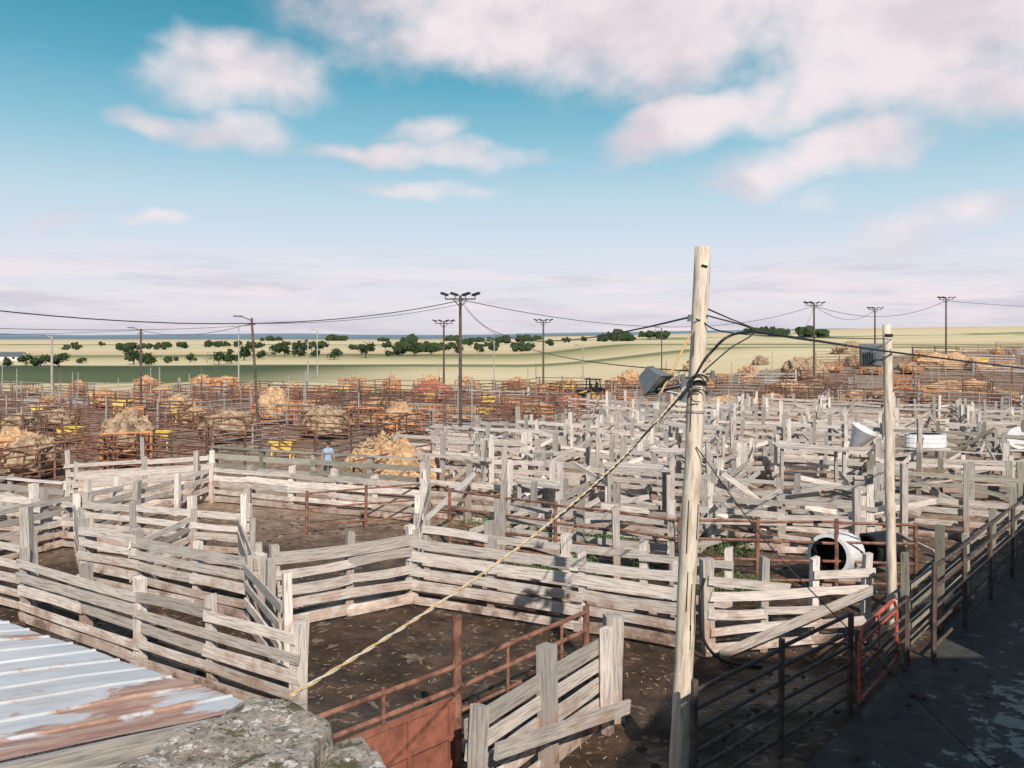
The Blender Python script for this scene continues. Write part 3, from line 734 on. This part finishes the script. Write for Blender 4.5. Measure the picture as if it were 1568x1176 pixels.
for k in range(650):
    x=U(-9,9);y=U(9.5,28); r_=U(.02,.07); mb.blob((x,y,.0),(r_*1.4,r_*1.2,r_*.7),CLOD,6,4,.4,2,k)
mb.obj('mud_clods')
mb=MB()
for k in range(3800):
    x=U(-12,7);y=U(9.5,32)
    if noise.noise(Vector((x*.5,y*.5,5)))<.08 or not inF(Vector((x,y))): continue
    a=U(0,6.28);e=Vector((math.cos(a),math.sin(a),U(-.1,.1)))*U(.02,.07); s_=e.cross(Z).normalized()*.006
    q=Vector((x,y,.035)); mb.poly([q-e-s_,q-e+s_,q+e+s_,q+e-s_],HAYS)
mb.obj('loose_straw')
# ------------------------------------------------------------ barrels and tanks
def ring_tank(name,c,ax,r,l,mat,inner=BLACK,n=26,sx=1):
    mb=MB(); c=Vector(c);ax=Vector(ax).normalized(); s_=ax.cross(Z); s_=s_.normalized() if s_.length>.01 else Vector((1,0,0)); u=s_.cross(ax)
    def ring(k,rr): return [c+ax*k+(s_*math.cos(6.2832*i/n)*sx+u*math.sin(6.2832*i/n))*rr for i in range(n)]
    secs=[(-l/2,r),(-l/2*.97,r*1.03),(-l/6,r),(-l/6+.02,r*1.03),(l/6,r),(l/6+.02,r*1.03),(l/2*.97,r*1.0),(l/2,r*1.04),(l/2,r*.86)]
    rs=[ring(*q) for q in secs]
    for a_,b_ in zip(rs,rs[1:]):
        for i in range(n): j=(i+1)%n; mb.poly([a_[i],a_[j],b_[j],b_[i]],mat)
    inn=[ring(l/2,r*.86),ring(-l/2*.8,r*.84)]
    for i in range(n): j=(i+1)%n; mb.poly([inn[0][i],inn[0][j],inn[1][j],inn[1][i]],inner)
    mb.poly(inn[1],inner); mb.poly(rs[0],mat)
    mb.obj(name)
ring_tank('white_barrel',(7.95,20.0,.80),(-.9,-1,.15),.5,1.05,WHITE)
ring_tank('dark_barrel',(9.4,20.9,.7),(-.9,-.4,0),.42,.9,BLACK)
mb=MB()
for dy in (-.3,.3): mb.box((7.4,20.0+dy,.14),(8.7,20.0+dy,.14),.28,.12,mat=WOODG)
mb.obj('barrel_blocks')
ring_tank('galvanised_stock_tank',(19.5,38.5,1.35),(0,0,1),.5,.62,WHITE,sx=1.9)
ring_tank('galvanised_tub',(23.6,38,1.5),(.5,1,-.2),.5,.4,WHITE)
mb=MB(); mb.cyl((15.9,38,1.05),(16.3,37.7,1.95),.18,.62,20,WHITE,False); mb.cyl((15.85,38.05,.9),(15.9,38,1.05),.18,.18,14,GREYB)
for k in range(3):
    a=k*2.1; mb.cyl((15.9+math.cos(a)*.5,38+math.sin(a)*.5,0),(16.0,37.9,1.25),.03,.03,6,GALV)
mb.obj('feed_hopper')
for (x,y) in ((19.5,38.5),(23.6,38)):
    mb=MB()
    for dx in (-.7,.7):
        for dy in (-.35,.35): mb.box((x+dx,y+dy,0),(x+dx,y+dy,.95),.12,.12,up=Vector((1,0,0)),mat=WOODG)
    for k in range(5): mb.box((x-.9,y-.45+k*.22,.99),(x+.9,y-.45+k*.22,.99),.05,.2,mat=WOODG)
    mb.obj('tank_stand')
for (x,y,w,d,z,r_) in [(4.2,27.5,2.2,.9,1.75,.1),(.8,25.3,1.6,.8,1.6,-.2),(12,33,2.6,1,1.7,.0),(9,40,3,1.2,1.8,-.3),(6.5,31,2.4,1,1.8,.2)]:
    mb=MB()
    for k in range(5):
        q=Vector((x,y-d/2+k*d/5,z+.02*k)); dv=Vector((math.cos(-.45+r_),math.sin(-.45+r_),0))*w/2
        mb.box(q-dv,q+dv,.03,d/5*.9,mat=WOOD,warp=.1,seg=2)
    for s1 in (-.9,.9):
        for s2 in (-.4,.4): 
            q=Vector((x,y,0))+Vector((math.cos(-.45+r_),math.sin(-.45+r_),0))*w/2*s1+Vector((0,s2*d,0)); mb.box(q,q+Z*(z-.05),.12,.12,up=Vector((1,0,0)),mat=WOODG)
    mb.obj('wooden_catwalk')
def tractor(x,y,rot):
    e=empty('tractor',(x,y,H(x,y)),rot); mb=MB()
    mb.box((-1.0,0,.95),(1.2,0,.95),.7,.8,mat=BLACK,seg=2); mb.box((.3,0,1.35),(1.25,0,1.28),.25,.7,mat=GREYB)
    mb.obj('hood',e); mb=MB()
    for sx in (-1.0,.15):
        for sy in (-.45,.45): mb.box((sx,sy,1.2),(sx*.9,sy*.95,2.25),.08,.08,up=Vector((1,0,0)),mat=BLACK)
    mb.box((-1.1,0,2.3),(.3,0,2.3),.1,1.1,mat=BLACK); mb.box((-.7,0,1.45),(-.25,0,1.45),.15,.5,mat=BLACK); mb.box((-.75,0,1.5),(-.8,0,2.0),.5,.1,mat=BLACK,up=Vector((0,1,0)))
    mb.obj('cab',e); mb=MB()
    for (wx,r_,wd) in ((-.75,.75,.4),(.95,.45,.28)):
        for sy in (-.7,.7): 
            mb.cyl((wx,sy-wd/2,r_),(wx,sy+wd/2,r_),r_,r_,20,BLACK); mb.cyl((wx,sy-wd/2-.02,r_),(wx,sy+wd/2+.02,r_),r_*.5,r_*.5,14,YEL)
    mb.obj('wheels',e); mb=MB()
    for sy in (-.45,.45): mb.box((0,sy,1.2),(2.0,sy,.6),.12,.08,mat=YEL)
    mb.box((2.05,-.8,.55),(2.05,.8,.55),.6,.3,mat=GREYB); mb.obj('loader',e)
tractor(7.6,80,2.6)
# ------------------------------------------------------------ person
def person(x,y,rot):
    P_={'pel':(0,0,.95,.13),'ch1':(0,0,1.15,.135),'ch2':(0,.0,1.35,.145),'neck':(0,-.01,1.50,.055),'hd0':(0,-.02,1.58,.075),'hd1':(0,-.025,1.67,.092),'hd2':(0,-.02,1.745,.06),
    'shL':(.17,0,1.42,.065),'elL':(.25,-.03,1.15,.045),'wrL':(.2,-.22,1.02,.032),'haL':(.17,-.30,1.03,.032),
    'shR':(-.17,0,1.42,.065),'elR':(-.25,.02,1.14,.045),'wrR':(-.26,-.06,.89,.03),'haR':(-.26,-.09,.81,.032),
    'hiL':(.10,0,.88,.10),'knL':(.12,-.03,.5,.065),'anL':(.12,.02,.09,.042),'toL':(.13,-.14,.04,.035),
    'hiR':(-.10,0,.88,.10),'knR':(-.12,-.01,.5,.065),'anR':(-.13,.04,.09,.042),'toR':(-.14,-.12,.04,.035)}
    Ed=[('pel','ch1'),('ch1','ch2'),('ch2','neck'),('neck','hd0'),('hd0','hd1'),('hd1','hd2'),('ch2','shL'),('shL','elL'),('elL','wrL'),('wrL','haL'),('ch2','shR'),('shR','elR'),('elR','wrR'),('wrR','haR'),('pel','hiL'),('hiL','knL'),('knL','anL'),('anL','toL'),('pel','hiR'),('hiR','knR'),('knR','anR'),('anR','toR')]
    ks=list(P_); vs=[P_[k][:3] for k in ks]; rad=[P_[k][3] for k in ks]; es=[(ks.index(a),ks.index(b_)) for a,b_ in Ed]
    for sx,h in ((1,'haL'),(-1,'haR')):
        hx,hy,hz=P_[h][:3]; fwd=Vector((0,-.09,0)) if h=='haL' else Vector((0,-.02,-.09)); lat=Vector((.016,0,0))
        for k in range(4):
            p1=Vector((hx,hy,hz))+lat*(k-1.5)+fwd*.5; p2=p1+fwd*(.5,.62,.58,.42)[k]+Vector((0,0,-.015)); i0=len(vs); vs+= [tuple(p1),tuple(p2)]; rad+=[.009,.008]; es+=[(ks.index(h),i0),(i0,i0+1)]
        p1=Vector((hx-.04*sx,hy,hz))+fwd*.2; p2=p1+fwd*.4; i0=len(vs); vs+=[tuple(p1),tuple(p2)]; rad+=[.011,.009]; es+=[(ks.index(h),i0),(i0,i0+1)]
    me=bpy.data.meshes.new('person'); me.from_pydata(vs,es,[]); o=bpy.data.objects.new('tmp_person',me); scene.collection.objects.link(o)
    o.modifiers.new('s','SKIN'); sv=me.skin_vertices[0].data
    for i,r_ in enumerate(rad): sv[i].radius=(r_,r_*(.8 if ks[i:i+1] and ks[i] in('pel','ch1','ch2') else 1)); sv[i].use_root=(i==0)
    o.modifiers.new('u','SUBSURF').levels=2
    dg_=bpy.context.evaluated_depsgraph_get(); m2=bpy.data.meshes.new_from_object(o.evaluated_get(dg_))
    bpy.data.objects.remove(o)
    m2.materials.clear()
    for m_ in (SKIN,SHIRT,JEAN,HAIR): m2.materials.append(m_)
    for p in m2.polygons:
        c=p.center; z=c.z
        if z>1.70: i=3
        elif z>1.63 and c.y>.0: i=3
        elif z>1.49: i=0
        elif z<.07 or (z<.12 and c.y<0): i=3
        elif abs(c.x)>.16 and z<1.2 and not(z<.95 and abs(c.x)<.2): i=0 if (abs(c.x)>.2 or c.y<-.1) else 1
        elif c.y<-.14 and z>.8: i=0
        elif z>.94: i=1
        else: i=2
        p.material_index=i; p.use_smooth=True
    e=empty('standing_person',(x,y,H(x,y)),rot); b_=bpy.data.objects.new('body',m2); scene.collection.objects.link(b_); b_.parent=e
    mb=MB(); mb.blob((0,-.125,1.655),(.014,.022,.022),SKIN,8,6,0)
    for sx in (-1,1): mb.blob((sx*.034,-.108,1.68),(.011,.008,.008),BLACK,8,6,0); mb.blob((sx*.092,-.02,1.66),(.012,.02,.032),SKIN,8,6,0)
    mb.box((-.025,-.113,1.62),(.025,-.113,1.62),.008,.01,mat=RED)
    mb.cyl((0,-.03,1.70),(0,-.02,1.79),.103,.085,16,HAIR); mb.box((0,-.09,1.715),(0,-.19,1.70),.015,.15,mat=HAIR,up=Z)
    mb.obj('face_and_cap',e)
person(-7.8,34.6,.5)
# ------------------------------------------------------------ sun, world
az=math.atan2(.25,-.97); elv=math.radians(37)
sd=Vector((math.sin(az)*math.cos(elv),math.cos(az)*math.cos(elv),math.sin(elv)))
sl=bpy.data.lights.new('sun','SUN'); sl.energy=5.0; sl.angle=math.radians(.5); sl.color=(1,.91,.80)
so=bpy.data.objects.new('sun',sl); scene.collection.objects.link(so); so.rotation_euler=sd.to_track_quat('Z','Y').to_euler(); so.location=(0,-20,30)
w=bpy.data.worlds.new('World'); scene.world=w; w.use_nodes=True; t=NT(w.node_tree); bg=w.node_tree.nodes['Background']
sky=t.n('ShaderNodeTexSky',sky_type='NISHITA'); sky.sun_disc=False; sky.sun_elevation=elv; sky.sun_rotation=az%(2*math.pi)
dirv=t.n('ShaderNodeTexCoord').outputs['Generated']; sp=t.n('ShaderNodeSeparateXYZ'); t.L.new(dirv,sp.inputs[0])
azn=t.m('ARCTAN2',sp.outputs[0],sp.outputs[1]); eln=t.m('ARCSINE',sp.outputs[2])
grad=t.ramp(eln,[(0,(.70,.67,.75)),(.04,(.81,.77,.83)),(.098,(.74,.78,.88)),(.17,(.53,.71,.82)),(.24,(.27,.56,.70)),(.31,(.11,.41,.56)),(.40,(.03,.27,.41)),(.7,(.01,.12,.24)),(1.0,(.01,.08,.18))])
g10=t.n('ShaderNodeVectorMath',operation='SCALE'); t.L.new(grad,g10.inputs[0]); g10.inputs['Scale'].default_value=10
sc=t.mix(.92,sky.outputs[0],g10.outputs[0])
cv=t.n('ShaderNodeCombineXYZ'); t.L.new(azn,cv.inputs[0]); t.L.new(t.m('MULTIPLY',eln,1.4),cv.inputs[1])
n1=t.noise(cv.outputs[0],8,6,.58); nw=t.n('ShaderNodeTexNoise'); t.L.new(cv.outputs[0],nw.inputs['Vector']); nw.inputs['Scale'].default_value=6; nw.inputs['Detail'].default_value=3
sw=t.n('ShaderNodeSeparateColor'); t.L.new(nw.outputs['Color'],sw.inputs[0])
aw=t.m('ADD',azn,t.m('MULTIPLY',t.m('SUBTRACT',sw.outputs[0],.5),.15)); ew=t.m('ADD',eln,t.m('MULTIPLY',t.m('SUBTRACT',sw.outputs[1],.5),.09))
blobs=[(370,105,135,55,0,1.1),(320,62,78,38,0,1.1),(260,182,85,20,-8,.8),(370,200,80,30,0,.85),(900,-15,430,125,-4,1.5),(1400,10,340,155,0,1.5),(1100,160,190,38,17,1.3),(1240,130,160,50,10,1.2),(1260,232,185,46,8,1.1),(1500,150,150,60,0,1.0),(560,235,90,16,0,.7),(700,238,120,14,-3,.7),(650,208,45,16,0,.6),(640,293,110,13,4,.6),(90,330,50,14,0,.55),(210,341,50,9,0,.5),(1262,306,50,16,0,.5),(1440,345,120,26,8,.5)]
dens=None
for (u,v,ru,rv,rot,wt) in blobs:
    a=(u-784)/1250;b_=(523-v)/1250; a0=math.atan(a); e0=math.atan(b_*math.cos(a0)); sx=ru/1250*math.cos(a0)**2; sy=rv/1250*math.cos(a0)
    r_=math.radians(rot); c_,s_=math.cos(r_),math.sin(r_)
    X1=t.m('MULTIPLY_ADD',ew,s_/sx,t.m('MULTIPLY_ADD',aw,c_/sx,-(a0*c_+e0*s_)/sx)); Y1=t.m('MULTIPLY_ADD',ew,c_/sy,t.m('MULTIPLY_ADD',aw,-s_/sy,-(-a0*s_+e0*c_)/sy))
    q=t.m('MULTIPLY',t.m('SUBTRACT',1.3,t.m('MULTIPLY_ADD',X1,X1,t.m('MULTIPLY',Y1,Y1))),wt)
    dens=q if dens is None else t.m('SMOOTH_MAX',dens,q,.3)
dens=t.m('MAXIMUM',dens,-1.2)
dn=t.m('ADD',dens,t.m('MULTIPLY',t.m('SUBTRACT',n1,.5),4.0))
cl=t.mapr(dn,-.7,1.7,0,.97)
ng=t.noise(dirv,2.2,3,.6); gen=t.m('MULTIPLY',t.mapr(ng,.5,.68,0,.8),t.mapr(t.m('ABSOLUTE',azn),.75,1.0))
cl=t.m('MAXIMUM',cl,gen)
cc=t.mix(t.mapr(t.m('ADD',sw.outputs[2],t.m('MULTIPLY',dn,.06)),.42,.66),(7.5,6.6,7.1,1),(9.2,8.2,8.4,1))
out=t.mix(cl,sc,cc)
cv2=t.n('ShaderNodeCombineXYZ'); t.L.new(t.m('MULTIPLY',azn,3.5),cv2.inputs[0]); t.L.new(t.m('MULTIPLY',eln,34.0),cv2.inputs[1])
nn3=t.n('ShaderNodeTexNoise'); t.L.new(cv2.outputs[0],nn3.inputs['Vector']); nn3.inputs['Scale'].default_value=1.1; nn3.inputs['Detail'].default_value=4; nn3.inputs['Roughness'].default_value=.62
s3=t.n('ShaderNodeSeparateColor'); t.L.new(nn3.outputs['Color'],s3.inputs[0])
lowm=t.m('MULTIPLY',t.mapr(eln,.125,.05),t.mapr(eln,-.01,.02))
out=t.mix(t.m('MULTIPLY',t.mapr(s3.outputs[0],.46,.64,0,.7),lowm),out,(6.1,5.8,6.8,1))
out=t.mix(t.m('MULTIPLY',t.mapr(s3.outputs[1],.50,.66,0,.75),lowm),out,(9.2,8.1,8.4,1))
t.L.new(out,bg.inputs[0]); bg.inputs[1].default_value=.1
# ------------------------------------------------------------ camera
cam=bpy.data.cameras.new('camera'); co=bpy.data.objects.new('camera',cam); scene.collection.objects.link(co)
co.location=(0,0,6); co.rotation_euler=(math.radians(90),0,0); cam.sensor_width=36; cam.lens=28.7; cam.shift_y=-65/1568; cam.clip_start=.1; cam.clip_end=20000
scene.camera=co
print('objects',len(bpy.data.objects))
